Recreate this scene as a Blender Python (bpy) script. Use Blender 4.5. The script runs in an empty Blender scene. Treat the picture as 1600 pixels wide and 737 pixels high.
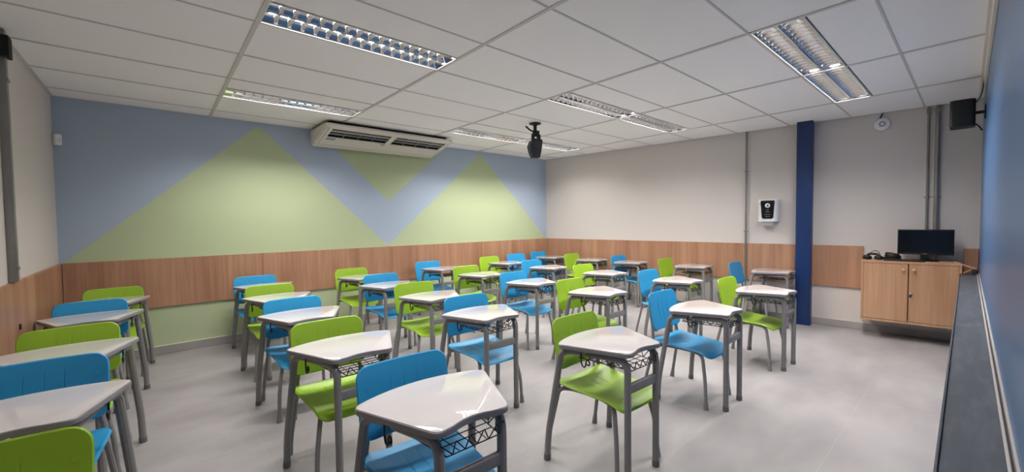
import bpy, bmesh, math, random
from mathutils import Vector, Matrix
random.seed(4)
S = bpy.context.scene
COL = S.collection
PI = math.pi

# ------------------------------------------------------------------ camera, world, exposure
HC = 2.607                                    # ceiling height
F_PX, YAW, PITCH, ROLL = 632.88, .8512, -.0364, -.0117
CAM = Vector((-.498, -1.6394, HC - 1.2236))
fw = Vector((math.cos(YAW)*math.cos(PITCH), math.sin(YAW)*math.cos(PITCH), math.sin(PITCH)))
rt0 = Vector((math.sin(YAW), -math.cos(YAW), 0))
up0 = rt0.cross(fw)
rt = rt0*math.cos(ROLL) + up0*math.sin(ROLL)
up = -rt0*math.sin(ROLL) + up0*math.cos(ROLL)
cd = bpy.data.cameras.new('camera')
cd.sensor_width = 36; cd.lens = F_PX/1600*36; cd.clip_start = .01
cam = bpy.data.objects.new('camera', cd); COL.objects.link(cam)
cam.matrix_world = Matrix(((rt.x, up.x, -fw.x, CAM.x), (rt.y, up.y, -fw.y, CAM.y), (rt.z, up.z, -fw.z, CAM.z), (0, 0, 0, 1)))
S.camera = cam
W_ = bpy.data.worlds.new('world'); S.world = W_; W_.use_nodes = True
W_.node_tree.nodes['Background'].inputs[0].default_value = (.8, .85, 1, 1)
W_.node_tree.nodes['Background'].inputs[1].default_value = .05
S.view_settings.view_transform = 'Standard'; S.view_settings.look = 'None'
S.view_settings.exposure = 0.0; S.view_settings.gamma = 1; S.view_settings.use_curve_mapping = False
LAMP_W = 29.5                                 # watts of each fluorescent tube
LAMP_C = (1.0, .958, .935)

# ------------------------------------------------------------------ materials
def lin(c):
    return tuple(((v/255)/12.92 if v/255 <= .04045 else ((v/255+.055)/1.055)**2.4) for v in c)
def mat(name, rgb, rough=.5, metal=0, noise=None, bump=None, spec=.5, coat=0, stretch=(1, 1, 1), rgb2=None, lo=.35, hi=.65):
    """principled; noise=(scale, amount) mixes towards rgb2, bump=(scale, strength)"""
    m = bpy.data.materials.new(name); m.use_nodes = True
    nt = m.node_tree; b = nt.nodes['Principled BSDF']
    c = lin(rgb); b.inputs['Base Color'].default_value = (*c, 1)
    b.inputs['Roughness'].default_value = rough; b.inputs['Metallic'].default_value = metal
    b.inputs['Specular IOR Level'].default_value = spec
    if coat: b.inputs['Coat Weight'].default_value = coat; b.inputs['Coat Roughness'].default_value = .06
    if noise or bump:
        tc = nt.nodes.new('ShaderNodeNewGeometry'); mp = nt.nodes.new('ShaderNodeMapping')
        mp.inputs['Scale'].default_value = stretch
        nt.links.new(tc.outputs['Position'], mp.inputs['Vector'])
    if noise:
        n = nt.nodes.new('ShaderNodeTexNoise'); n.inputs['Scale'].default_value = noise[0]; n.inputs['Detail'].default_value = 6
        nt.links.new(mp.outputs[0], n.inputs['Vector'])
        r = nt.nodes.new('ShaderNodeMapRange'); r.inputs[1].default_value = lo; r.inputs[2].default_value = hi
        r.inputs[4].default_value = noise[1]
        nt.links.new(n.outputs['Fac'], r.inputs[0])
        x = nt.nodes.new('ShaderNodeMix'); x.data_type = 'RGBA'
        x.inputs[6].default_value = (*c, 1)
        x.inputs[7].default_value = (*lin(rgb2 or tuple(v*.8 for v in rgb)), 1)
        nt.links.new(r.outputs[0], x.inputs[0]); nt.links.new(x.outputs[2], b.inputs['Base Color'])
    if bump:
        n2 = nt.nodes.new('ShaderNodeTexNoise'); n2.inputs['Scale'].default_value = bump[0]; n2.inputs['Detail'].default_value = 4
        nt.links.new(mp.outputs[0], n2.inputs['Vector'])
        bp = nt.nodes.new('ShaderNodeBump'); bp.inputs['Strength'].default_value = bump[1]; bp.inputs['Distance'].default_value = .004
        nt.links.new(n2.outputs['Fac'], bp.inputs['Height']); nt.links.new(bp.outputs[0], b.inputs['Normal'])
    return m
def wood(name, a, bcol, rough=.42):
    """laminate with vertical grain: two stretched noises, in world position"""
    m = bpy.data.materials.new(name); m.use_nodes = True
    nt = m.node_tree; b = nt.nodes['Principled BSDF']; b.inputs['Roughness'].default_value = rough
    g = nt.nodes.new('ShaderNodeNewGeometry')
    def nz(sc, st, det):
        mp = nt.nodes.new('ShaderNodeMapping'); mp.inputs['Scale'].default_value = st
        nt.links.new(g.outputs['Position'], mp.inputs['Vector'])
        n = nt.nodes.new('ShaderNodeTexNoise'); n.inputs['Scale'].default_value = sc; n.inputs['Detail'].default_value = det
        nt.links.new(mp.outputs[0], n.inputs['Vector']); return n
    n1 = nz(7, (1, 1, .06), 4); n2 = nz(48, (1, 1, .035), 5)
    ad = nt.nodes.new('ShaderNodeMath'); ad.operation = 'MULTIPLY_ADD'; ad.inputs[1].default_value = .42
    nt.links.new(n2.outputs['Fac'], ad.inputs[0]); 
    mu = nt.nodes.new('ShaderNodeMath'); mu.operation = 'MULTIPLY'; mu.inputs[1].default_value = .63
    nt.links.new(n1.outputs['Fac'], mu.inputs[0]); nt.links.new(mu.outputs[0], ad.inputs[2])
    r = nt.nodes.new('ShaderNodeMapRange'); r.inputs[1].default_value = .38; r.inputs[2].default_value = .66
    nt.links.new(ad.outputs[0], r.inputs[0])
    x = nt.nodes.new('ShaderNodeMix'); x.data_type = 'RGBA'
    x.inputs[6].default_value = (*lin(a), 1); x.inputs[7].default_value = (*lin(bcol), 1)
    nt.links.new(r.outputs[0], x.inputs[0]); nt.links.new(x.outputs[2], b.inputs['Base Color'])
    return m
M = dict(
    beige=mat('beige_paint', (214, 206, 200), .6, bump=(90, .06)),
    blue_wall=mat('mural_blue_paint', (172, 187, 204), .5, bump=(90, .05)),
    green_wall=mat('mural_green_paint', (184, 197, 156), .5, bump=(90, .05)),
    front_blue=mat('front_blue_paint', (66, 106, 152), .30, bump=(60, .03)),
    floor=mat('porcelain_tile', (160, 156, 155), .45, noise=(2.2, .9), rgb2=(143, 139, 138), spec=.35, stretch=(.7, 1.5, 1), lo=.36, hi=.66),
    grout=mat('grout', (176, 172, 171), .6),
    skirting=mat('skirting_tile', (168, 163, 158), .4, noise=(3, .5)),
    tile=mat('ceiling_tile_paint', (249, 247, 246), .9, noise=(160, .5), rgb2=(216, 213, 210), bump=(140, .25), lo=.62, hi=.74),
    tbar=mat('grid_paint', (206, 203, 198), .5),
    void=mat('ceiling_void', (60, 58, 56), .9),
    wood=wood('oak_laminate', (184, 142, 112), (154, 110, 84)),
    cabwood=wood('cabinet_laminate', (200, 158, 122), (176, 132, 98)),
    white=mat('white_laminate', (206, 201, 200), .035, spec=.5),
    band=mat('grey_edge_band', (140, 136, 138), .45),
    steel=mat('grey_painted_steel', (134, 131, 130), .38, noise=(60, .2)),
    rubber=mat('dark_grey_rubber', (104, 101, 100), .6),
    wire=mat('black_wire', (26, 26, 28), .4),
    blue=mat('blue_plastic', (44, 152, 204), .38, bump=(400, .08)),
    green=mat('green_plastic', (148, 186, 46), .38, bump=(400, .08)),
    pillar=mat('navy_paint', (4, 42, 92), .4, noise=(3, .3), rgb2=(3, 37, 84)),
    mirror=mat('brushed_reflector', (236, 236, 238), .07, metal=1),
    blade=mat('louvre_aluminium', (236, 236, 238), .15, metal=1),
    enamel=mat('white_enamel', (222, 220, 215), .4),
    plastic=mat('ivory_plastic', (226, 219, 206), .35),
    whitep=mat('white_plastic', (232, 232, 236), .28),
    black=mat('black_plastic', (8, 8, 9), .55),
    gloss=mat('black_gloss', (9, 9, 12), .12),
    dark=mat('dark_interior', (22, 20, 20), .8),
    galv=mat('galvanised_steel', (150, 148, 144), .45, metal=.55, noise=(14, .6), stretch=(1, 1, .2)),
    knob=mat('tan_knob', (216, 176, 138), .4),
    chrome=mat('chrome', (200, 200, 200), .2, metal=1),
    brass=mat('pencil_wood', (206, 142, 88), .5, noise=(40, .5)),
    palew=mat('pale_wood', (222, 190, 158), .5, noise=(40, .4)),
    tray=mat('slate_laminate', (70, 74, 81), .4, noise=(7, .7), rgb2=(100, 104, 109), lo=.45, hi=.75, stretch=(1, 5, 1)),
    cream=mat('cream_trim', (226, 218, 204), .5),
    alu=mat('pale_aluminium', (206, 201, 196), .35, metal=.3),
    shade=mat('grey_print', (150, 150, 154), .5),
)
def tube_emit():
    m = bpy.data.materials.new('lit_tube'); m.use_nodes = True
    b = m.node_tree.nodes['Principled BSDF']
    b.inputs['Base Color'].default_value = (.9, .9, .9, 1)
    b.inputs['Emission Color'].default_value = (1, .97, .93, 1); b.inputs['Emission Strength'].default_value = 6
    return m
M['tube'] = tube_emit()

# ------------------------------------------------------------------ mesh helpers
def mesh_of(bm, name, m, angle=35, flip_fix=True):
    if flip_fix: bmesh.ops.recalc_face_normals(bm, faces=bm.faces)
    me = bpy.data.meshes.new(name); bm.to_mesh(me); bm.free()
    for mm in (m if isinstance(m, (list, tuple)) else [m]): me.materials.append(mm)
    me.polygons.foreach_set('use_smooth', [True]*len(me.polygons))
    me.set_sharp_from_angle(angle=math.radians(angle))
    return me
def obj(name, bm, m, parent=None, loc=None, rotz=None, angle=35):
    me = bm if isinstance(bm, bpy.types.Mesh) else mesh_of(bm, name, m, angle)
    o = bpy.data.objects.new(name, me); COL.objects.link(o)
    if parent: o.parent = parent
    if loc is not None: o.location = loc
    if rotz is not None: o.rotation_euler = (0, 0, rotz)
    return o
def struct(o, parent=None):
    o['kind'] = 'structure'; return o
def thing(name, label, cat, loc=(0, 0, 0), rotz=0, group=None):
    o = bpy.data.objects.new(name, None); COL.objects.link(o); o.empty_display_size = .1
    o.location = loc; o.rotation_euler = (0, 0, rotz); o['label'] = label; o['category'] = cat
    if group: o['group'] = group
    return o
def tag(o, label, cat, group=None):
    o['label'] = label; o['category'] = cat
    if group: o['group'] = group
    return o
def B(): return bmesh.new()
def box(bm, c, s, bev=0, seg=2):
    x, y, z = (v/2 for v in s)
    vs = [bm.verts.new((c[0]+a*x, c[1]+b*y, c[2]+d*z)) for a in (-1, 1) for b in (-1, 1) for d in (-1, 1)]
    q = [(0, 1, 3, 2), (4, 6, 7, 5), (0, 4, 5, 1), (2, 3, 7, 6), (0, 2, 6, 4), (1, 5, 7, 3)]
    fs = [bm.faces.new([vs[i] for i in f]) for f in q]
    if bev:
        es = list({e for f in fs for e in f.edges})
        bmesh.ops.bevel(bm, geom=es, offset=bev, segments=seg, affect='EDGES', profile=.6)
    return bm
def bx(c, s, bev=0, seg=2): return box(B(), c, s, bev, seg)
def prism(bm, pts, z0, z1, bev=0, seg=2):
    """vertical extrusion of a 2d outline"""
    a = [bm.verts.new((x, y, z0)) for x, y in pts]; b = [bm.verts.new((x, y, z1)) for x, y in pts]
    n = len(pts)
    f0 = bm.faces.new(a[::-1]); f1 = bm.faces.new(b)
    for i in range(n): bm.faces.new((a[i], a[(i+1) % n], b[(i+1) % n], b[i]))
    if bev:
        bmesh.ops.bevel(bm, geom=list(f0.edges)+list(f1.edges), offset=bev, segments=seg, affect='EDGES', profile=.5)
    return bm
def extrude_x(bm, prof, x0, x1, bev=0):
    """profile in (y,z) extruded along x"""
    a = [bm.verts.new((x0, y, z)) for y, z in prof]; b = [bm.verts.new((x1, y, z)) for y, z in prof]
    n = len(prof); f0 = bm.faces.new(a); f1 = bm.faces.new(b[::-1])
    for i in range(n): bm.faces.new((a[i], a[(i+1) % n], b[(i+1) % n], b[i]))
    if bev: bmesh.ops.bevel(bm, geom=list(f0.edges)+list(f1.edges), offset=bev, segments=2, affect='EDGES')
    return bm
def fillet(pts, r, k=5):
    """round the corners of a 3d polyline"""
    P = [Vector(p) for p in pts]; out = [P[0]]
    for i in range(1, len(P)-1):
        a, b, c = P[i-1], P[i], P[i+1]
        u = (a-b); v = (c-b); ru = min(r, u.length*.48); rv = min(r, v.length*.48); rr = min(ru, rv)
        if u.angle(v) > math.radians(176): out.append(b); continue
        p0 = b+u.normalized()*rr; p1 = b+v.normalized()*rr
        for j in range(k+1):
            t = j/k; out.append(p0*(1-t)**2 + b*2*t*(1-t) + p1*t*t)
    out.append(P[-1]); return out
def tube(bm, pts, r, seg=8, radii=None, sy=1.0):
    P = [Vector(p) for p in pts]; n = len(P); rings = []
    t0 = (P[1]-P[0]).normalized()
    ref = Vector((0, 0, 1)) if abs(t0.z) < .9 else Vector((1, 0, 0))
    nrm = (ref - t0*ref.dot(t0)).normalized()
    for i in range(n):
        t = ((P[min(i+1, n-1)]-P[i]).normalized() + (P[i]-P[max(i-1, 0)]).normalized())
        t = t.normalized() if t.length > 1e-9 else t0
        nrm = (nrm - t*nrm.dot(t)).normalized(); bn = t.cross(nrm)
        rr = radii[i] if radii else r
        rings.append([bm.verts.new(P[i] + nrm*math.cos(2*PI*j/seg)*rr + bn*math.sin(2*PI*j/seg)*rr*sy) for j in range(seg)])
    for a, b in zip(rings, rings[1:]):
        for j in range(seg): bm.faces.new((a[j], a[(j+1) % seg], b[(j+1) % seg], b[j]))
    bm.faces.new(rings[0][::-1]); bm.faces.new(rings[-1]); return bm
def tb(pts, r, seg=8, fil=0, **k):
    return tube(B(), fillet(pts, fil) if fil else pts, r, seg, **k)
def lathe(bm, prof, seg=20, axis='z', c=(0, 0, 0)):
    rings = []
    for r, h in prof:
        ring = []
        for j in range(seg):
            a = 2*PI*j/seg; x, y = math.cos(a)*max(r, 1e-4), math.sin(a)*max(r, 1e-4)
            p = (x, y, h) if axis == 'z' else ((x, -h, y) if axis == '-y' else (h, x, y))
            ring.append(bm.verts.new((p[0]+c[0], p[1]+c[1], p[2]+c[2])))
        rings.append(ring)
    for a, b in zip(rings, rings[1:]):
        for j in range(seg): bm.faces.new((a[j], a[(j+1) % seg], b[(j+1) % seg], b[j]))
    bm.faces.new(rings[0][::-1]); bm.faces.new(rings[-1]); return bm
def round_outline(pts, rad, k=5):
    """2d polygon with rounded corners; rad one per point"""
    n = len(pts); out = []
    for i in range(n):
        a, b, c = Vector(pts[i-1]), Vector(pts[i]), Vector(pts[(i+1) % n]); r = rad[i]
        if r <= 0: out.append(tuple(b)); continue
        u = (a-b); v = (c-b); rr = min(r, u.length*.45, v.length*.45)
        p0 = b+u.normalized()*rr; p1 = b+v.normalized()*rr
        for j in range(k+1):
            t = j/k; q = p0*(1-t)**2 + b*2*t*(1-t) + p1*t*t; out.append((q.x, q.y))
    return out
def copy_tree(o, parent=None):
    c = o.copy(); COL.objects.link(c)
    if parent: c.parent = parent
    for ch in list(o.children): copy_tree(ch, c)
    return c

# ------------------------------------------------------------------ the room
XL, YB = -1.208, 4.084                        # left wall, mural wall
XW0, SW = 5.4419, -.1113                      # beige wall: x = XW0 + SW*(y - YB), not quite square to the mural
def xw(y): return XW0 + SW*(y-YB)
def yf(x): return -1.728 + .0075*x            # front wall
tl = math.hypot(1, SW); TU = Vector((-SW/tl, -1/tl, 0)); TN = Vector((-1/tl, SW/tl, 0))   # along the beige wall, out of it
RW = math.atan2(TU.y, TU.x)                   # local +x runs along it towards the front, local -y into the room
def wp(u, off=0, z=0): p = Vector((XW0, YB, z)) + TU*u + TN*off; return p
XF = 6.09; YF0 = yf(XL); YF1 = yf(XF)
COR = (xw(YF1), YF1)

floor = struct(obj('floor', prism(B(), [(XL-.15, YF0-.15), (COR[0]+.2, YF1-.15), (XW0+.2, YB+.15), (XL-.15, YB+.15)], -.12, -.0004), M['grout']))
def clipx(x, y): return min(x, xw(y)-.001)
def cell(x0, x1, y0, y1, z0, z1, g, bev=0):
    """rectangular slab clipped to the beige wall and to the front wall"""
    a = max(y0, min(yf(x0), yf(x1))+.001)
    q = [(x0+g, max(a, yf(x0))+g), (clipx(x1-g, a), max(a, yf(x1))+g), (clipx(x1-g, y1-g), y1-g), (x0+g, y1-g)]
    if min(q[1][0], q[2][0])-x0 < .02 or y1-a < .02: return None
    return prism(B(), q, z0, z1, bev, 1)
xs = [XL] + [-.04+1.2*k for k in range(0, 6)]; ys = [-1.75, -1.1] + [-.5+.6*k for k in range(0, 8)]
ys[-1] = YB; xs.append(6.3)
xs = xs[:-2]+[xs[-1]]
for i in range(len(xs)-1):
    for j in range(len(ys)-1):
        b = cell(xs[i], xs[i+1], ys[j], ys[j+1], -.0003, 0, .0007, 0)
        if b: obj('floor_tile', b, M['floor'], floor)

wall_back = struct(obj('wall_back', bx(((XL+XW0)/2+.1, YB+.075, HC/2+.1), (XW0-XL+.5, .15, HC+.3)), M['green_wall']))
# painted mural: pale blue field, green triangles left showing
def paint(name, poly, m, lift):
    bm = B(); a = [bm.verts.new((x, YB-lift, z)) for x, z in poly]; b = [bm.verts.new((x, YB+.002, z)) for x, z in poly]
    n = len(poly); bm.faces.new(a); bm.faces.new(b[::-1])
    for i in range(n): bm.faces.new((a[i], a[(i+1) % n], b[(i+1) % n], b[i]))
    return obj(name, bm, m, wall_back)
paint('painted_field', [(XL, 1.02), (XW0, 1.02), (XW0, HC+.05), (XL, HC+.05)], M['blue_wall'], .0006)
paint('painted_triangle', [(-1.18, 1.03), (.46, 2.57), (2.09, 1.03)], M['green_wall'], .0012)
paint('painted_triangle', [(2.05, 1.03), (3.80, 2.57), (5.43, 1.03)], M['green_wall'], .0012)
paint('painted_triangle', [(1.12, 2.607), (2.095, 1.70), (3.10, 2.607)], M['green_wall'], .0012)
bm = B(); prism(bm, [(XW0, YB+.001), (COR[0]+.03, YF1-.2), (COR[0]+.2, YF1-.2), (XW0+.2, YB+.15)], -.05, HC+.25)
wall_right = struct(obj('wall_right', bm, M['beige']))
wall_left = struct(obj('wall_left', bx((XL-.075, (YB+YF0)/2, HC/2+.1), (.15, YB-YF0+.3, HC+.3)), M['beige']))
bm = B(); prism(bm, [(XL-.15, YF0), (XL-.15, YF0-.15), (COR[0]+.2, YF1-.15), (COR[0]+.2, yf(COR[0]+.2))], -.05, HC+.25)
wall_front = struct(obj('wall_front', bm, M['front_blue']))
# cream moulding under the ceiling of the front wall, aluminium strips over the tray
def along_front(name, d0, d1, z0, z1, m, x0=XL, x1=6.0, bev=.003):
    return obj(name, prism(B(), [(x0, yf(x0)+d0), (x1, yf(x1)+d0), (x1, yf(x1)+d1), (x0, yf(x0)+d1)], z0, z1, bev, 1), m)
struct(along_front('trim_1', 0, .020, 2.535, HC, M['cream'], x1=5.6))
# wainscot boards (laminate panels 18 mm), each a piece of its wall
def board_back(x0, x1): obj('wood_panel', bx(((x0+x1)/2, YB-.009, .771), (x1-x0-.002, .018, .52), .0015, 1), M['wood'], wall_back)
for a, b in ((XL+.02, .46), (.46, 2.12), (2.12, 3.78), (3.78, XW0-.02)): board_back(a, b)
for a, b in ((YF0, .79), (.79, 2.44), (2.44, YB-.018)):
    obj('wood_panel', bx((XL+.009, (a+b)/2, .771), (.018, b-a-.003, .52), .0015, 1), M['wood'], wall_left)
def on_wall(name, bm, m, parent, u, off=0, z=0):
    return obj(name, bm, m, parent, wp(u, off, z), RW)
LW = (Vector((COR[0], COR[1], 0))-Vector((XW0, YB, 0))).length
for a, b in ((.018, 1.8), (1.8, 3.60), (3.60, 4.87), (5.69, LW-.005)):
    on_wall('wood_panel', bx(((b-a)/2, -.009, .771), (b-a-.003, .018, .52), .0015, 1), M['wood'], wall_right, a)
struct(obj('trim_2', bx(((XL+XW0)/2, YB-.006, .0935), (XW0-XL, .012, .006)), M['cream']))
struct(on_wall('trim_3', bx((LW/2, -.006, .0935), (LW-.03, .012, .006)), M['cream'], None, 0))
o = obj('baseboard_back', bx(((XL+XW0)/2, YB-.006, .046), (XW0-XL, .012, .088), .001, 1), M['skirting']); struct(o)
o = obj('baseboard_left', bx((XL+.006, (YB+YF0)/2, .046), (.012, YB-YF0-.03, .09), .001, 1), M['skirting']); struct(o)
o = on_wall('baseboard_right', bx((LW/2, -.006, .046), (LW-.03, .012, .088), .001, 1), M['skirting'], None, 0); struct(o)

# ------------------------------------------------------------------ ceiling: slab, tiles, grid
ceiling = struct(obj('ceiling', prism(B(), [(XL-.15, YF0-.15), (COR[0]+.2, YF1-.15), (XW0+.2, YB+.15), (XL-.15, YB+.15)], HC+.16, HC+.24), M['void']))
GX = [XL+.001, 0, 1.25, 2.5, 3.75, 5.0, 6.3]
LIGHTS = [(1, 2), (1, 5), (3, 2), (4, 2), (3, 5), (4, 5), (3, -1), (4, -1), (1, -1)]      # (grid column, row line on the mural side)
rows = list(range(-2, 7))
ylines = [-1.74]+[r*.625 for r in rows]+[YB-.001]
for i in range(len(GX)-1):
    for j in range(len(ylines)-1):
        y0, y1 = ylines[j], ylines[j+1]
        r = round(y1/.625)
        if (i, r) in LIGHTS and j < len(ylines)-2: y1 = y1-.3125
        dz = random.uniform(-.0012, .0012)
        b = cell(GX[i], GX[i+1], y0, y1, HC+.004+dz, HC+.018+dz, .003, .0012)
        if b: obj('ceiling_tile', b, M['tile'], ceiling)
for x in GX[1:-1]:
    y0 = yf(x)
    obj('grid_runner', bx((x, (y0+YB)/2, HC+.0005), (.026, YB-y0, .007), .0008, 1), M['tbar'], ceiling)
for y in ylines[1:-1]:
    obj('grid_tee', bx(((XL+xw(y))/2, y, HC+.002), (xw(y)-XL, .013, .006), .0006, 1), M['tbar'], ceiling)
for y, nm in ((YB-.008, 0),):
    obj('edge_angle', bx(((XL+XW0)/2, y, HC+.001), (XW0-XL, .016, .006)), M['tbar'], ceiling)
obj('edge_angle', bx((XL+.010, (YB+YF0)/2, HC+.001), (.020, YB-YF0, .006)), M['tbar'], ceiling)
on_wall('edge_angle', bx((LW/2, -.008, 0), (LW, .016, .006)), M['tbar'], ceiling, 0, 0, HC+.001)
obj('edge_angle', prism(B(), [(XL, YF0), (COR[0], YF1), (COR[0], YF1+.035), (XL, YF0+.035)], HC-.002, HC+.004), M['tbar'], ceiling)

# ------------------------------------------------------------------ recessed louvre lights
LL, LWD = 1.236, .300
def make_light():
    t = thing('ceiling_light', '', 'ceiling light')
    b = B()                                              # thin white rim flush with the ceiling
    for sx in (-1, 1): box(b, (sx*(LL/2-.005), 0, .0), (.010, LWD, .0016))
    for sy in (-1, 1): box(b, (0, sy*(LWD/2-.005), .0), (LL, .010, .0016))
    obj('frame', b, M['enamel'], t)
    # two parabolic troughs, open below
    b = B(); hl = LL/2-.012; prof = []
    for k in (0, 1):
        c = (-1, 1)[k]*.071
        for q in range(9):
            a = -1+q/4; prof.append((c+a*.067, .004+.070*(1-abs(a)**2.2)))
    A = [b.verts.new((-hl, y, z)) for y, z in prof]; C = [b.verts.new((hl, y, z)) for y, z in prof]
    for q in range(len(prof)-1): b.faces.new((A[q], A[q+1], C[q+1], C[q]))
    for E_, x in ((A, -hl), (C, hl)):
        cs = [b.verts.new((x, y, .004)) for y, z in prof]
        for q in range(len(prof)-1):
            if (E_[q].co-cs[q].co).length < 1e-5 and (E_[q+1].co-cs[q+1].co).length < 1e-5: continue
            b.faces.new((E_[q], E_[q+1], cs[q+1], cs[q]))
    bmesh.ops.remove_doubles(b, verts=b.verts, dist=1e-5)
    obj('reflector', b, M['mirror'], t, angle=60)
    b = B(); box(b, (0, 0, .088), (LL-.01, LWD-.004, .016))
    for sy in (-1, 1): box(b, (0, sy*(LWD/2-.003), .045), (LL-.01, .003, .08))
    obj('housing', b, M['enamel'], t)
    obj('centre_strip', bx((0, 0, .004), (LL-.024, .010, .008), .002, 1), M['mirror'], t)
    # louvre blades: curved wedge across each trough
    b = B(); pr = [(-.011, .036), (-.0055, .022), (-.0018, .010), (-.0008, .002), (.0008, .002), (.0018, .010), (.0055, .022), (.011, .036)]
    rows_ = []
    for q in range(7):
        a = -1+q/3; y = a*.064; dz = .0*abs(a); lift = 1-abs(a)**2.2
        rows_.append([b.verts.new((x, y, .004+min(z, .070*lift+.002))) for x, z in pr])
    for a, c in zip(rows_, rows_[1:]):
        for q in range(len(pr)): b.faces.new((a[q], a[(q+1) % len(pr)], c[(q+1) % len(pr)], c[q]))
    b.faces.new(rows_[0]); b.faces.new(rows_[-1][::-1])
    bl = mesh_of(b, 'louver_blade', M['blade'], 60)
    for c in (-.071, .071):
        for q in range(15): obj('louver_blade', bl, None, t, (-hl+(q+1)*2*hl/16, c, 0))
    tm = mesh_of(tube(B(), [(-hl+.02, 0, 0), (hl-.02, 0, 0)], .0075, 8), 'tube', M['tube'])
    for k, c in enumerate((-.071, .071)):
        obj('fluorescent_tube', tm, None, t, (0, c, .050))
        ld = bpy.data.lights.get('tube_light')
        if not ld:
            ld = bpy.data.lights.new('tube_light', 'AREA'); ld.shape = 'RECTANGLE'; ld.size = 2*hl-.06; ld.size_y = .055
            ld.energy = LAMP_W; ld.color = LAMP_C
        lo = bpy.data.objects.new('tube_light', ld); COL.objects.link(lo); lo.parent = t; lo.location = (0, c, .040)
    return t
LLAB = ['recessed louvre light nearest the front wall over the first chair rows, near lens', 'recessed louvre light above the mural wall, just beside the air conditioner']
lab = {(1, 2): 'recessed louvre light showing blue reflections, third grid row from the mural',
       (1, 5): 'recessed louvre light close to the mural, beside the air conditioner end',
       (3, 2): 'louvre light of the middle pair, the half nearer the hanging black speaker',
       (4, 2): 'louvre light of the middle pair, the half nearer the beige wall',
       (3, 5): 'louvre light of the pair by the mural, touching the air conditioner',
       (4, 5): 'louvre light of the pair by the mural, half at the room corner',
       (3, -1): 'larger-looking louvre light of the pair nearest the blue front wall',
       (4, -1): 'louvre light of the front pair with brightly lit end, towards the cabinet',
       (1, -1): 'recessed louvre light overhead, directly in front of the blue wall',
       }
proto_light = None
for c, r in LIGHTS:
    if proto_light is None: t = proto_light = make_light()
    else: t = copy_tree(proto_light)
    if (c, r) == (1, -1):                                 # one area light removed, to dim this unseen fixture over the front desk
        for o in [o for o in t.children if o.type == 'LIGHT'][:1]: bpy.data.objects.remove(o)
    t.location = (GX[c]+.625, r*.625-.156, HC); t['label'] = lab[(c, r)]; t['group'] = 'recessed louvre ceiling lights'

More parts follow.
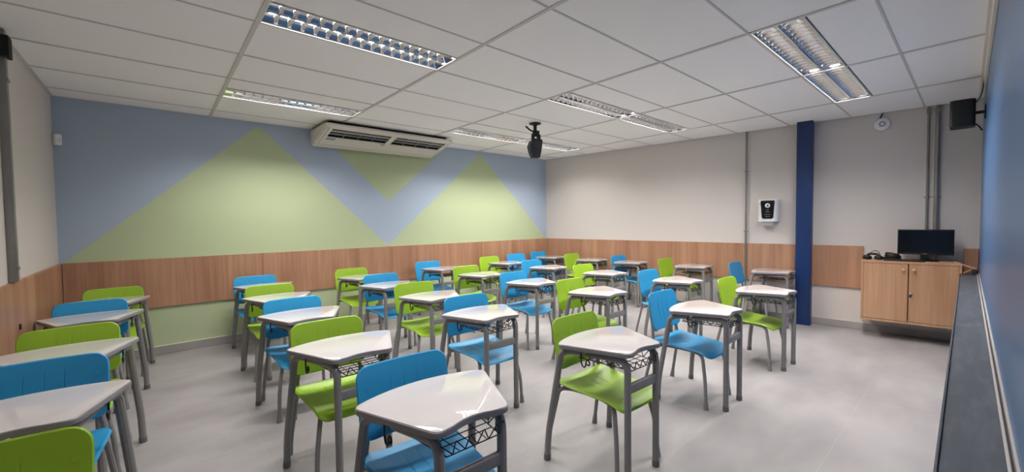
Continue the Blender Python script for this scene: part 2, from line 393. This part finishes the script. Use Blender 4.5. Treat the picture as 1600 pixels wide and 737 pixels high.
# ------------------------------------------------------------------ desks
def desk_outline(inset=0):
    w, f = .300-inset, .140-inset
    rear = [(w*math.cos(0)*s, 0) for s in ()]
    pts = []; rad = []
    def add(x, y, r=0): pts.append((x, y)); rad.append(r)
    add(-w, .165, .030)                                   # rear left tip
    add(-f-.012, -.205+inset, .045)                        # front left
    for k in range(1, 8):                                  # concave front
        s = -1+k/4; add(s*(f-.03), -.205+inset+.030*(1-s*s))
    add(f+.012, -.205+inset, .045)
    add(w, .165, .030)
    for k in range(1, 12):                                 # bulging edge on the pupil's side
        s = 1-k/6; add(s*(w-.02), .180-inset+.062*(1-s*s))
    return round_outline(pts, rad, 5)
DH = .700
def make_desk():
    t = thing('school_desk', '', 'desk')
    top = obj('tabletop', prism(B(), desk_outline(.003), DH-.010, DH, .0025, 2), M['white'], t)
    obj('edge_band', prism(B(), desk_outline(0), DH-.024, DH-.003, .004, 2), M['band'], top)
    zr = DH-.045
    for s in (-1, 1):
        R0 = Vector((s*.232, .150, zr)); F0 = Vector((s*.138, -.150, zr)); d = (F0-R0).normalized()
        rear = fillet([(s*.288, .262, .0), (s*.284, .252, .17), (s*.246, .186, zr-.02), R0+Vector((0, 0, .0))+d*.02, R0+d*.10], .05)
        lg = obj('leg', tube(B(), rear, .0185, 10, sy=1.0), M['steel'], t)
        obj('foot_cap', tube(B(), [(s*.288, .262, 0), (s*.2872, .260, .035)], .0205, 10), M['rubber'], lg)
        fr = fillet([(s*.132, -.178, 0), (s*.132, -.178, zr), R0+d*.12], .06, 6)
        lg = obj('leg', tube(B(), fr, .0185, 10), M['steel'], t)
        obj('foot_cap', tube(B(), [(s*.132, -.178, 0), (s*.132, -.178, .035)], .0205, 10), M['rubber'], lg)
        b = B()
        for q in (.2, .8):
            p = R0.lerp(F0, q); box(b, (p.x, p.y, zr+.016), (.03, .03, .012))
        obj('mounting_plate', b, M['steel'], t)
    obj('crossbar', bx((0, -.178, .505), (.245, .022, .052), .009, 3), M['steel'], t)
    # black wire book basket with zigzag rims
    b = B(); r = .0026; x0, x1, y0, y1, zt, zb = -.185, .185, -.190, .135, DH-.040, DH-.098
    def taper(y): return 1-.28*(y1-y)/(y1-y0)
    def rim(z, k): return [Vector((x0*k*taper(y0), y0, z)), Vector((x1*k*taper(y0), y0, z)), Vector((x1*k*taper(y1), y1, z)), Vector((x0*k*taper(y1), y1, z))]
    q = rim(zb, .85); tube(b, fillet(q+[q[0], q[1]], .01, 2)[:-1], r, 5)
    for y in (-.13, -.09, -.05, -.01, .03, .07, .11):
        tube(b, [(x0*.85*taper(y), y, zb), (x1*.85*taper(y), y, zb)], r*.9, 4)
    for x in (-.08, 0, .08): tube(b, [(x*taper(y0), y0, zb), (x*taper(y1), y1, zb)], r*.9, 4)
    up_, lo_ = rim(zt, 1.05), rim(zb, .85)
    for (i, j, n) in ((0, 1, 9), (1, 2, 11), (3, 0, 11)):
        z_ = []
        for k in range(n+1):
            a, c = up_[i].lerp(up_[j], k/n), lo_[i].lerp(lo_[j], k/n)
            z_.append(a.lerp(c, .25) if k % 2 == 0 else c)
        tube(b, fillet(z_, .006, 2), r, 5)
    obj('basket', b, M['wire'], t, angle=80)
    for s in (-1, 1):
        hk = [(.016, 0), (.016, -.040), (.008, -.060), (-.006, -.064), (-.014, -.050), (-.014, -.034), (-.022, -.024), (-.034, -.028), (-.038, -.040), (-.030, -.050), (-.020, -.044)]
        obj('bag_hook', tb([(s*.222, .04+a*1.15, zr+.004+c*1.15) for a, c in hk], .0042, 6, .008), M['wire'], t, angle=80)
    return t

# ------------------------------------------------------------------ chairs (local frame shared with the desk they belong to)
def shell(rowsv, cols, hx, hy, rad, fn, th, cx=0, cy=0):
    """rounded-rectangle sheet of thickness th; fn(x, y) -> point, offset direction"""
    bm = B(); T = []; U = []
    for v in rowsv:
        y = v*hy; w = hx
        if abs(y) > hy-rad: w = hx-rad+math.sqrt(max(0, rad*rad-(abs(y)-(hy-rad))**2))
        a = []; c = []
        for s in cols:
            p, n = fn(s*w, y); a.append(bm.verts.new(p)); c.append(bm.verts.new(p-n*th))
        T.append(a); U.append(c)
    R_, C_ = len(T), len(cols)
    for i in range(R_-1):
        for j in range(C_-1):
            bm.faces.new((T[i][j], T[i][j+1], T[i+1][j+1], T[i+1][j])); bm.faces.new((U[i][j], U[i+1][j], U[i+1][j+1], U[i][j+1]))
    ring = [(0, j) for j in range(C_)]+[(i, C_-1) for i in range(1, R_)]+[(R_-1, j) for j in range(C_-2, -1, -1)]+[(i, 0) for i in range(R_-2, 0, -1)]
    n = len(ring); mid = []
    for (i, j) in ring:
        a, c = T[i][j].co, U[i][j].co; m_ = (a+c)/2
        mid.append(m_)
    ctr = sum(mid, Vector())/n
    mv = []
    for k in range(n):                                    # rounded rim
        tng = (mid[(k+1) % n]-mid[k-1]).normalized(); i, j = ring[k]
        nn = (T[i][j].co-U[i][j].co).normalized(); o_ = tng.cross(nn)
        if o_.dot(mid[k]-ctr) < 0: o_ = -o_
        mv.append(bm.verts.new(mid[k]+o_*th*.45))
    for k in range(n):
        k2 = (k+1) % n; (i, j), (i2, j2) = ring[k], ring[k2]
        bm.faces.new((T[i][j], mv[k], mv[k2], T[i2][j2])); bm.faces.new((U[i][j], U[i2][j2], mv[k2], mv[k]))
    return bm
def band(vals):
    return sorted(set(round(v, 5) for v in vals))
EDGE = [-1, -.985, -.95, -.90, -.83, -.74]
ROWS = EDGE+[-.6, -.45, -.3, -.15, 0, .15, .3, .45, .6]+[-v for v in EDGE[::-1]]
GRV = (-.30, 0, .30)
COLS = band([-1, -.9, -.75, -.6, -.45, -.15, .15, .45, .6, .75, .9, 1]+[g+d for g in GRV for d in (-.032, -.014, -.006, .006, .014, .032)])
def groove(s):
    return any(abs(s-g) < .010 for g in GRV)
def back_pt(x, y):
    """backrest: y along its height (-.145 .. .145); leans back, wraps slightly round the pupil"""
    h = y+.145; z = .495+h*.985
    yy = .262+h*.215+.0035*math.sin(h/.29*PI) - .018*(x/.2)**2 + .025
    n = Vector((0, -.975, .21))
    p = Vector((x, yy, z))
    if groove(x/.21) and -.10 < y < .075: p -= n*.0022
    return p, n
def seat_pt(x, y):
    yy = .075+y; x0 = x
    k = max(0, min(1, (.26-yy)/.40)); x = x*(1.05-.19*k)          # narrower towards the front
    z = .414-.012*k
    f = (-.045-yy)/.10                                    # 0..1 over the rolled front edge
    if f > 0: z -= .034*f*f
    a = abs(x0)/.2
    z += (.014-.006*k)*a**2.4 - .011*math.exp(-((yy-.12)/.10)**2)*(1-a*a)
    b = (yy-.22)/.08
    if b > 0: z += .014*b*b
    p = Vector((x, yy, z)); n = Vector((0, -.5*max(0, f), 1)).normalized()
    if groove(x0/.200) and .10 < yy < .21: p -= n*.002
    return p, n
def make_chair(colour, name):
    t = thing('school_chair', '', 'chair')
    pm = M[colour]
    bk = obj('backrest', shell(ROWS, COLS, .208, .145, .052, back_pt, .011), pm, t, angle=50)
    obj('seat', shell(ROWS, COLS, .200, .218, .045, seat_pt, .018), pm, t, angle=50)
    for s in (-1, 1):
        p, n = back_pt(s*.172, .055); obj('screw_cap', tube(B(), [p-n*.002, p+n*.002], .008, 10), pm, bk)
    for s in (-1, 1):
        r = .0125
        fl = fillet([(s*.196, -.128, 0), (s*.188, -.118, .20), (s*.158, -.082, .380), (s*.140, .0, .388), (s*.140, .10, .388)], .055, 6)
        lg = obj('leg', tube(B(), fl, r, 9), M['steel'], t)
        obj('foot_cap', tube(B(), [(s*.196, -.128, 0), (s*.1942, -.1258, .045), (s*.1936, -.125, .06)], .0165, 9, radii=[.0185, .0155, .0132]), M['steel'], lg)
        rl = fillet([(s*.226, .362, 0), (s*.216, .338, .14), (s*.192, .290, .378), (s*.165, .22, .390), (s*.140, .10, .388)], .04, 6)
        lg = obj('leg', tube(B(), rl, r, 9), M['steel'], t)
        obj('foot_cap', tube(B(), [(s*.226, .362, 0), (s*.2228, .3543, .045), (s*.2217, .3517, .06)], .0165, 9, radii=[.0185, .0155, .0132]), M['steel'], lg)
        ps = fillet([(s*.193, .293, .36), (s*.190, .298, .44), (s*.170, .314, .52), (s*.165, .342, .66)], .05, 5)
        obj('back_support', tube(B(), ps, r, 9), M['steel'], t)
    obj('under_bar', tb([(-.140, .04, .384), (.140, .04, .384)], .010, 8), M['steel'], t)
    return t

DESKS = [  # column, row, colour, desk x, y, angle, backrest x, y, angle
(0,1,'b',-0.894,0.656,0.043,-0.902,1.098,-0.070),(0,2,'g',-0.892,1.576,0.030,-0.905,1.912,0.047),
(0,3,'b',-0.892,2.702,-0.009,-0.912,3.009,0.018),(0,4,'g',-0.860,3.513,0.000,-0.830,3.835,0.010),
(1,0,'b',0.318,-0.310,-0.053,0.307,0.023,-0.100),(1,1,'g',0.300,0.650,-0.032,0.283,1.008,-0.082),
(1,2,'b',0.324,1.676,-0.063,0.311,1.988,-0.098),(1,3,'g',0.351,2.626,-0.096,0.325,2.950,-0.100),
(1,4,'b',0.395,3.524,0.002,0.342,3.854,-0.020),(2,0,'g',1.444,-0.302,-0.080,1.484,0.026,-0.091),
(2,1,'b',1.347,0.763,-0.096,1.384,1.087,-0.120),(2,2,'g',1.431,1.656,-0.096,1.413,2.039,-0.095),
(2,3,'b',1.422,2.597,-0.065,1.458,2.935,-0.056),(2,4,'g',1.474,3.456,-0.015,1.425,3.804,-0.037),
(3,0,'b',2.668,-0.307,0.030,2.663,0.076,-0.080),(3,1,'g',2.703,0.719,-0.032,2.670,1.086,-0.060),
(3,2,'b',2.680,1.615,-0.023,2.665,1.958,-0.064),(3,3,'g',2.681,2.562,-0.078,2.642,2.904,-0.095),
(3,4,'b',2.679,3.515,-0.095,2.609,3.881,-0.101),(4,0,'g',3.869,-0.353,-0.065,3.853,0.014,-0.104),
(4,1,'b',3.924,0.539,-0.061,3.889,0.918,-0.071),(4,2,'g',3.907,1.505,-0.096,3.865,1.878,-0.097),
(4,3,'b',3.879,2.490,-0.022,3.828,2.858,-0.050),(4,4,'g',3.864,3.441,-0.096,3.769,3.834,-0.084),
(5,0,'b',5.539,0.064,-0.010,5.486,0.529,-0.043),(5,1,'g',5.430,1.048,-0.002,5.359,1.487,0.005),
(5,2,'b',5.322,2.020,0.026,5.351,2.322,0.021),(5,3,'g',5.241,2.744,0.019,5.138,3.166,0.030),
(5,4,'b',5.142,3.634,0.034,5.096,3.985,0.003)]
CNAME = ['column along the plain left wall', 'second column from the left wall', 'third column from the left wall',
         'third column from the cabinet wall', 'second column from the cabinet wall', 'column along the cabinet wall']
RNAME = ['front row', 'second row from the front', 'middle row', 'second row from the mural', 'back row by the mural']
desk0 = make_desk(); chair0 = {'b': make_chair('blue', 'blue'), 'g': make_chair('green', 'green')}
used = set()
def put(proto, key, loc, rz, label, group):
    o = proto if key not in used else copy_tree(proto)
    used.add(key); o.location = loc; o.rotation_euler = (0, 0, rz); o['label'] = label; o['group'] = group
    return o
def put_chair(c, cx, cy, ct, label):
    d = Matrix.Rotation(ct, 3, 'Z') @ Vector((0, .335, 0))
    return put(chair0[c], c, (cx-d.x, cy-d.y, 0), ct, label, 'bright blue school chairs' if c == 'b' else 'lime green school chairs')
# copies are made first from untouched prototypes, so children copy cleanly
for (k, r, c, x, y, th, cx, cy, ct) in DESKS:
    th *= .45; ct *= .3                                   # desks and chairs stand nearly square to the room
    word = 'bright blue' if c == 'b' else 'lime green'
    put(desk0, 'd', (x, y, 0), th, 'white trapezoid desk, %s, %s' % (RNAME[r], CNAME[k]), 'white trapezoid school desks')
    put_chair(c, cx, cy, ct, '%s school chair, %s, %s' % (word, RNAME[r], CNAME[k]))
put_chair('g', -.875, .130, -.02, 'lime green school chair cut by the frame, front row beside the left wall')
put_chair('b', 4.47, 3.93, -.06, 'bright blue school chair without desk, pushed back against the mural wall panel')

# ------------------------------------------------------------------ air conditioner under the ceiling at the mural
t = thing('air_conditioner', 'long ivory ceiling air conditioner with two dark grilles against the mural wall', 'air conditioner', (1.905, YB, HC))
X0, X1 = -.87, .87
prof = [(-.03, -.022), (-.64, -.022), (-.70, -.040), (-.715, -.062), (-.700, -.088), (-.10, -.228), (-.055, -.222), (-.03, -.19)]
def on_slope(a, lift=0):
    """point on the sloping underside, a = 0 at the front lip, 1 at the wall side"""
    p = Vector((-.700, -.088)).lerp(Vector((-.10, -.228)), a); n = Vector((-.228+.088, -.6)).normalized()
    return p+n*lift
def slab(bm, x0, x1, a0, a1, l0, l1):
    p = [on_slope(a0, l0), on_slope(a1, l0), on_slope(a1, l1), on_slope(a0, l1)]
    return extrude_x(bm, [(q.x, q.y) for q in p], x0, x1)
obj('gap_plate', bx((0, -.34, -.011), (1.62, .58, .022)), M['dark'], t)  # dark slab filling the black gap between unit and ceiling
inner = [(y*1.0+(.006 if y > -.3 else .03), z+(.0 if z > -.05 else .030)) for y, z in prof]
obj('body', extrude_x(B(), [(-.035, -.022), (-.62, -.022), (-.66, -.06), (-.10, -.195), (-.035, -.17)], X0+.03, X1-.03), M['dark'], t)
b = B()
lip = [(-.03, -.022), (-.64, -.022), (-.70, -.040), (-.715, -.062), (-.700, -.088), (-.655, -.0985), (-.65, -.075), (-.67, -.058), (-.64, -.034), (-.03, -.034)]
extrude_x(b, lip, X0+.02, X1-.02)
obj('front_cover', b, M['plastic'], t)
for s in (-1, 1):
    b = B(); extrude_x(b, prof, s*.87-(.0 if s < 0 else .052), s*.87+(.052 if s < 0 else 0), .012)
    obj('end_cover', b, M['plastic'], t)
b = B(); slab(b, X0+.05, X1-.05, .47, .86, -.012, .0); obj('service_panel', b, M['plastic'], t)
b = B(); extrude_x(b, [(-.175, -.2095), (-.10, -.228), (-.055, -.222), (-.03, -.19), (-.03, -.16), (-.09, -.19), (-.17, -.198)], X0+.04, X1-.04)
obj('rear_cover', b, M['plastic'], t)
for xa, xb in ((-.035, .035), (X0+.05, X0+.085), (X1-.085, X1-.05)):
    b = B(); slab(b, xa, xb, .05, .48, -.012, .001); obj('grille_post', b, M['plastic'], t)
for x0, x1 in ((X0+.085, -.035), (.035, X1-.085)):
    for a in (.20, .33):
        b = B(); slab(b, x0, x1, a-.012, a+.012, -.022, -.004); obj('louver', b, M['plastic'] if a < .3 else M['shade'], t)
    for k in range(1, 4):
        b = B(); x = x0+(x1-x0)*k/4; slab(b, x-.002, x+.002, .06, .46, -.018, -.006); obj('vane', b, M['shade'], t)
b = B(); slab(b, X0+.09, X0+.20, .50, .60, .0, .0015); obj('rating_label', b, M['shade'], t)
b = B(); slab(b, -.08, -.02, .50, .56, .0, .0015); obj('badge', b, M['shade'], t)

# ------------------------------------------------------------------ hanging black speaker
t = thing('ceiling_speaker', 'black speaker hanging from the ceiling on a swivel bracket, mid room', 'speaker', (3.124, 2.028, HC), math.radians(-25))
obj('ceiling_plate', lathe(B(), [(.075, 0), (.075, -.006), (.030, -.022), (.020, -.03)], 18), M['black'], t)
b = tube(B(), [(0, 0, -.02), (0, 0, -.10)], .022, 10); obj('stem', b, M['black'], t)
b = B(); box(b, (.01, 0, -.125), (.085, .05, .075), .012); box(b, (.045, 0, -.165), (.035, .06, .05), .006); box(b, (-.03, 0, -.17), (.035, .05, .08), .008)
obj('bracket', b, M['black'], t)
obj('lever', tb([(-.02, 0, -.10), (-.075, -.01, -.085), (-.13, -.02, -.045)], .011, 8), M['black'], t)
b = B()
a = [(-.105, .085), (.070, .085), (.095, .05), (.095, -.05), (.070, -.09), (-.105, -.09)]
lv = [(-.195, .62, .03), (-.215, .9, .02), (-.28, 1.0, 0), (-.36, .86, .0), (-.43, .62, .005)]
rings = [[b.verts.new((x*k+sh, y*k, z)) for x, y in a] for z, k, sh in lv]
for p, q in zip(rings, rings[1:]):
    for i in range(6): b.faces.new((p[i], p[(i+1) % 6], q[(i+1) % 6], q[i]))
for rg in rings:
    for v in rg: v.co.x *= .84; v.co.y *= .84
b.faces.new(rings[0][::-1]); b.faces.new(rings[-1]); bmesh.ops.bevel(b, geom=b.edges[:], offset=.006, segments=1, affect='EDGES')
obj('cabinet', b, M['black'], t)

# ------------------------------------------------------------------ black speaker on the front wall
t = thing('wall_speaker', 'black box speaker on a bracket high on the blue front wall', 'speaker', (5.02, yf(5.02), 2.300))
b = B(); prism(b, round_outline([(-.085, .060), (.085, .060), (.10, .215), (-.10, .215)], [.02]*4, 4), -.118, .118, .016, 3)
obj('cabinet', b, M['black'], t)
obj('grille', bx((0, .214, 0), (.165, .006, .20), .002), M['dark'], t)
b = B(); box(b, (0, .005, 0), (.06, .01, .12), .002); tube(b, [(0, 0, .0), (0, .07, .0)], .014, 10); obj('bracket', b, M['black'], t)
obj('cable', tb([(.0, .06, .09), (-.05, .03, .14), (-.07, .022, .20), (-.03, .02, .26), (-.02, .015, .30)], .004, 6, .03), M['black'], t)
obj('cable', tb([(-.02, .06, -.10), (-.05, .035, -.135), (-.06, .02, -.17)], .006, 6, .02), M['black'], t)

# ------------------------------------------------------------------ beige wall: pillar, dispenser, conduits, detector
pb = round_outline([(-.082, .03), (.082, .03), (.082, -.17), (-.082, -.17)], [0, 0, .006, .006], 3)
t = thing('pillar', 'dark navy blue steel pillar standing against the beige wall', 'pillar', wp(4.285), RW)
obj('shaft', prism(B(), [(x, y) for x, y in pb], 0, HC+.01), M['pillar'], t)
obj('floor_plate', bx((.0, -.075, .005), (.175, .20, .010), .002), M['pillar'], t)

t = thing('towel_dispenser', 'white paper towel dispenser with black front panel on the beige wall', 'dispenser', wp(3.885, 0, 1.49), RW)
b = B(); prism(b, round_outline([(-.125, 0), (.125, 0), (.118, -.115), (.085, -.150), (-.085, -.150), (-.118, -.115)], [.0, .0, .04, .04, .04, .04], 5), -.15, .15, .016, 3)
obj('case', b, M['whitep'], t)
b = B()
pl = round_outline([(-.082, .132), (.082, .132), (.066, -.112), (-.066, -.112)], [.012, .012, .025, .025], 4)
f0 = [b.verts.new((x, -.158, z)) for x, z in pl]; f1 = [b.verts.new((x, -.12, z)) for x, z in pl]
b.faces.new(f0); b.faces.new(f1[::-1])
for i in range(len(pl)): b.faces.new((f0[i], f0[(i+1) % len(pl)], f1[(i+1) % len(pl)], f1[i]))
obj('front_panel', b, M['gloss'], t)
obj('emblem', lathe(B(), [(.030, 0), (.030, .003)], 20, '-y', (.0, -.158, .065)), M['whitep'], t)
b = B(); lathe(b, [(.011, 0), (.011, .0045)], 14, '-y', (.002, -.158, .068)); box(b, (.0, -.160, .049), (.034, .005, .008)); obj('emblem_mark', b, M['gloss'], t)
b = B()
for z, w in ((.005, .028), (-.022, .05), (-.056, .07), (-.084, .05)): box(b, (0, -.1585, z), (w, .0015, .0035))
obj('print_line', b, M['shade'], t)
obj('latch', lathe(B(), [(.008, 0), (.007, .004)], 12, '-y', (-.090, -.150, .085)), M['chrome'], t)
b = B(); prism(b, round_outline([(-.095, 0), (.095, 0), (.06, -.10), (-.06, -.10)], [0, 0, .03, .03], 4), -.205, -.148, .012, 2)
obj('paper_outlet', b, M['whitep'], t)

t = thing('conduit', 'thin grey metal conduit running down the beige wall beside the dispenser', 'conduit', wp(3.600), RW)
obj('pipe', tube(B(), [(0, -.032, .05), (0, -.032, HC)], .0125, 10), M['galv'], t)
for z in (.3, 1.2, 2.05): obj('clip', bx((0, -.025, z), (.045, .05, .016), .002), M['galv'], t)
for i, (u, w, lb) in enumerate(((5.400, .022, 'narrow grey conduit above the monitor, the one nearer the pillar'), (5.470, .040, 'wide grey conduit above the monitor, the one nearer the blue wall'))):
    t = thing('conduit', lb, 'conduit', wp(u), RW)
    obj('pipe', tube(B(), [(0, -w/2-.004, .88), (0, -w/2-.004, HC)], w/2, 12), M['galv'], t)
    b = B(); box(b, (0, -w/2-.004, 2.555), (w+.010, w+.006, .05), .003); box(b, (0, -.004, 1.6), (w+.03, .008, .014), .001)
    obj('coupling', b, M['galv'], t)
t = thing('access_point', 'round white detector disc high on the beige wall above the cabinet', 'detector', wp(5.015, 0, 2.475), RW)
obj('base', lathe(B(), [(.074, 0), (.076, .012), (.070, .026), (.055, .034)], 28, '-y'), M['whitep'], t)
obj('cover', lathe(B(), [(.054, .033), (.048, .042), (.02, .045)], 28, '-y'), M['whitep'], t)
obj('ring', lathe(B(), [(.032, .0435), (.032, .0462), (.026, .0465)], 24, '-y'), M['shade'], t)
obj('button', lathe(B(), [(.018, .045), (.014, .049), (.006, .0495)], 16, '-y'), M['whitep'], t)
obj('cable', tb([(-.02, -.012, .066), (-.012, -.010, .10), (.004, -.008, .131)], .0065, 8, .02), M['black'], t)

# ------------------------------------------------------------------ hanging cabinet and what stands on it
CU0, CU1, CZ0, CZ1, CD = 4.862, 5.645, .205, .892, .375
cw, ch = CU1-CU0, CZ1-CZ0
t = thing('wall_cabinet', 'wall-hung wooden cabinet with two doors beside the blue front wall', 'cabinet', wp(CU0, 0, CZ0), RW)
for nm, c, s in (('top', (cw/2, -CD/2-.002, ch-.013), (cw+.006, CD+.004, .026)), ('bottom', (cw/2, -CD/2, .012), (cw, CD, .024)),
                 ('side_panel', (.009, -CD/2, ch/2), (.018, CD, ch-.05)), ('side_panel', (cw-.009, -CD/2, ch/2), (.018, CD, ch-.05)),
                 ('back_panel', (cw/2, -.006, ch/2), (cw-.036, .010, ch-.05))):
    obj(nm, bx(c, s, .0012, 1), M['cabwood'], t)
obj('divider', bx((cw/2, -CD/2+.02, ch/2), (.016, CD-.06, ch-.052)), M['dark'], t)
dw = (cw-.042)/2
for s in (-1, 1):
    d = obj('door', bx((cw/2+s*(dw/2+.0025), -CD+.008, ch/2), (dw-.003, .018, ch-.058), .0012, 1), M['cabwood'], t)
    obj('knob', lathe(B(), [(.006, 0), (.006, .010), (.014, .014), (.016, .020), (.012, .026)], 16, '-y', (cw/2+s*.042, -CD-.001, ch-.085)), M['knob'], d)
lk = obj('lock', lathe(B(), [(.012, 0), (.012, .006), (.009, .008)], 16, '-y', (cw/2+.022, -CD-.001, .335)), M['chrome'], t)
b = B(); box(b, (cw/2+.020, -CD-.016, .332), (.004, .018, .012)); box(b, (cw/2+.016, -CD-.020, .312), (.018, .004, .022), .001); obj('key', b, M['black'], lk)
TOPZ = CZ1
t = thing('monitor', 'black flat computer monitor standing on the wooden cabinet', 'monitor', wp(5.385, .170, TOPZ), RW)
obj('screen_case', bx((0, .008, .208), (.440, .030, .278), .005, 2), M['black'], t)
obj('screen', bx((0, -.0075, .215), (.420, .003, .242)), M['gloss'], t)
b = B()
for k, w in enumerate((.006, .005, .006, .005, .006)): box(b, (-.016+k*.008, -.0078, .078), (w, .002, .006))
obj('logo', b, M['shade'], t)
obj('neck', bx((0, .02, .055), (.065, .03, .09), .006), M['black'], t)
b = B(); prism(b, round_outline([(-.11, -.08), (.11, -.08), (.11, .09), (-.11, .09)], [.04]*4, 5), 0, .012, .003, 2); obj('stand_base', b, M['gloss'], t)
t = thing('keyboard', 'flat black keyboard lying on the cabinet before the monitor', 'keyboard', wp(5.215, .320, TOPZ), RW)
obj('case', bx((0, 0, .007), (.33, .10, .014), .004), M['black'], t)
ky = mesh_of(bx((0, 0, 0), (.019, .016, .006), .0015, 1), 'key', M['dark'])
for i in range(14):
    for j in range(5): obj('key', ky, None, t, (-.149+i*.0229, -.038+j*.019, .0145))
t = thing('headset', 'black headset with cable at the cabinet end near the wood panel', 'headset', wp(4.965, .25, TOPZ), RW)
b = B(); tube(b, fillet([(-.060, 0, .030), (-.045, .045, .062), (.035, .045, .062), (.050, .0, .030)], .04), .013, 8); obj('headband', b, M['black'], t)
for x in (-.055, .045): obj('ear_cup', lathe(B(), [(.020, 0), (.040, .008), (.042, .030), (.028, .046)], 18, 'z', (x, -.01, 0)), M['black'], t)
obj('wire', tb([(-.085, .0, .01), (-.085, .04, .055), (-.07, .07, .02), (-.03, .075, .075), (.02, .08, .105), (.055, .075, .07), (.06, .07, .006)], .0035, 6, .03), M['black'], t)
t = thing('cable_coil', 'bundle of coiled black cables on the cabinet, beside the headset', 'cable', wp(5.125, .17, TOPZ), RW)
for k in range(6):
    pts = [(math.cos(a/16*2*PI)*(.074-.004*k), math.sin(a/16*2*PI)*(.052-.003*k), .009+.0115*k+.010*math.sin(a/16*2*PI+k)*(k > 0)) for a in range(17)]
    obj('loop', tube(B(), pts, .0085, 7), M['black'], t)
obj('plug', bx((-.02, -.005, .030), (.06, .04, .058), .008), M['black'], t)
obj('plug', bx((.035, .0, .022), (.045, .03, .042), .006), M['black'], t)

# ------------------------------------------------------------------ tray under the blue wall
TZ = .785
t = thing('wall_tray', 'long slate grey tray shelf along the blue front wall', 'shelf', (0, 0, 0))
def tray_part(nm, d0, d1, z0, z1, m, x1=5.95, bev=.0015):
    o = along_front(nm, d0, d1, z0, z1, m, XL+.005, x1, bev); o.parent = t; return o
tray_part('board', .0, .128, TZ-.020, TZ, M['tray'], 5.93)
tray_part('front_lip', .128, .134, TZ-.024, TZ+.008, M['tray'], 5.93)
tray_part('aluminium_strip', .0, .006, TZ, TZ+.022, M['alu'], 5.9)
tray_part('aluminium_strip', .012, .018, TZ, TZ+.010, M['alu'], 5.9)
def stick(label, a, b_, r, m):
    a, b_ = Vector(a), Vector(b_); d = b_-a
    t = thing('wooden_stick', label, 'stick', a)
    obj('shaft', tube(B(), [(0, 0, 0), d], r, 6), m, t)
    obj('tip', tube(B(), [d, d+d.normalized()*.014], r, 6, radii=[r, r*.35]), M['palew'], t)
stick('pale wooden stick leaning from the cabinet top edge down to the tray', (5.705, -1.515, .902), (5.735, -1.655, .845), .0065, M['palew'])
stick('light brown wooden stick leaning off the cabinet corner behind the pale one', (5.775, -1.510, .903), (5.775, -1.655, .846), .0075, M['brass'])
stick('orange wooden stick rising from the tray lip beside the cabinet side', (5.67, -1.578, .802), (5.755, -1.650, .842), .0085, M['brass'])
t = thing('board_eraser', 'small black board eraser behind the sticks in tray corner', 'eraser', (5.765, yf(5.765)+.030, TZ), 0)
obj('grip', bx((0, 0, .035), (.12, .045, .036), .005), M['black'], t); obj('felt', bx((0, 0, .0085), (.12, .045, .017), .002), M['dark'], t)

# ------------------------------------------------------------------ left wall: duct and sensor
t = thing('cable_duct', 'grey metal cable duct running down the left wall to the panel', 'duct', (XL, 2.36, 0))
obj('channel', bx((.020, 0, (1.035+HC)/2), (.040, .045, HC-1.035), .003), M['galv'], t)
obj('junction_box', bx((.030, -.01, 2.50), (.060, .09, .13), .004), M['dark'], t)
b = B(); box(b, (.042, 0, 2.30), (.006, .055, .02)); box(b, (.042, 0, 1.12), (.006, .055, .02)); obj('strap', b, M['galv'], t)
t = thing('motion_sensor', 'small white motion sensor in the corner where mural meets left wall', 'sensor', (XL+.034, YB-.028, 2.20), math.radians(40))
t.scale = (.75, .75, .85)
b = B(); prism(b, round_outline([(-.04, .03), (.04, .03), (.036, -.03), (-.036, -.03)], [.005, .005, .02, .02], 4), -.06, .06, .012, 3); obj('case', b, M['whitep'], t)
obj('lens', lathe(B(), [(.022, 0), (.018, .008), (.008, .012)], 16, '-y', (0, -.029, -.012)), M['enamel'], t)
t = thing('panel_latch', 'tiny black latch on the left wall panel joint', 'latch', (XL+.018, 2.44, .735))
obj('body', bx((.004, 0, 0), (.008, .02, .035), .002), M['black'], t)
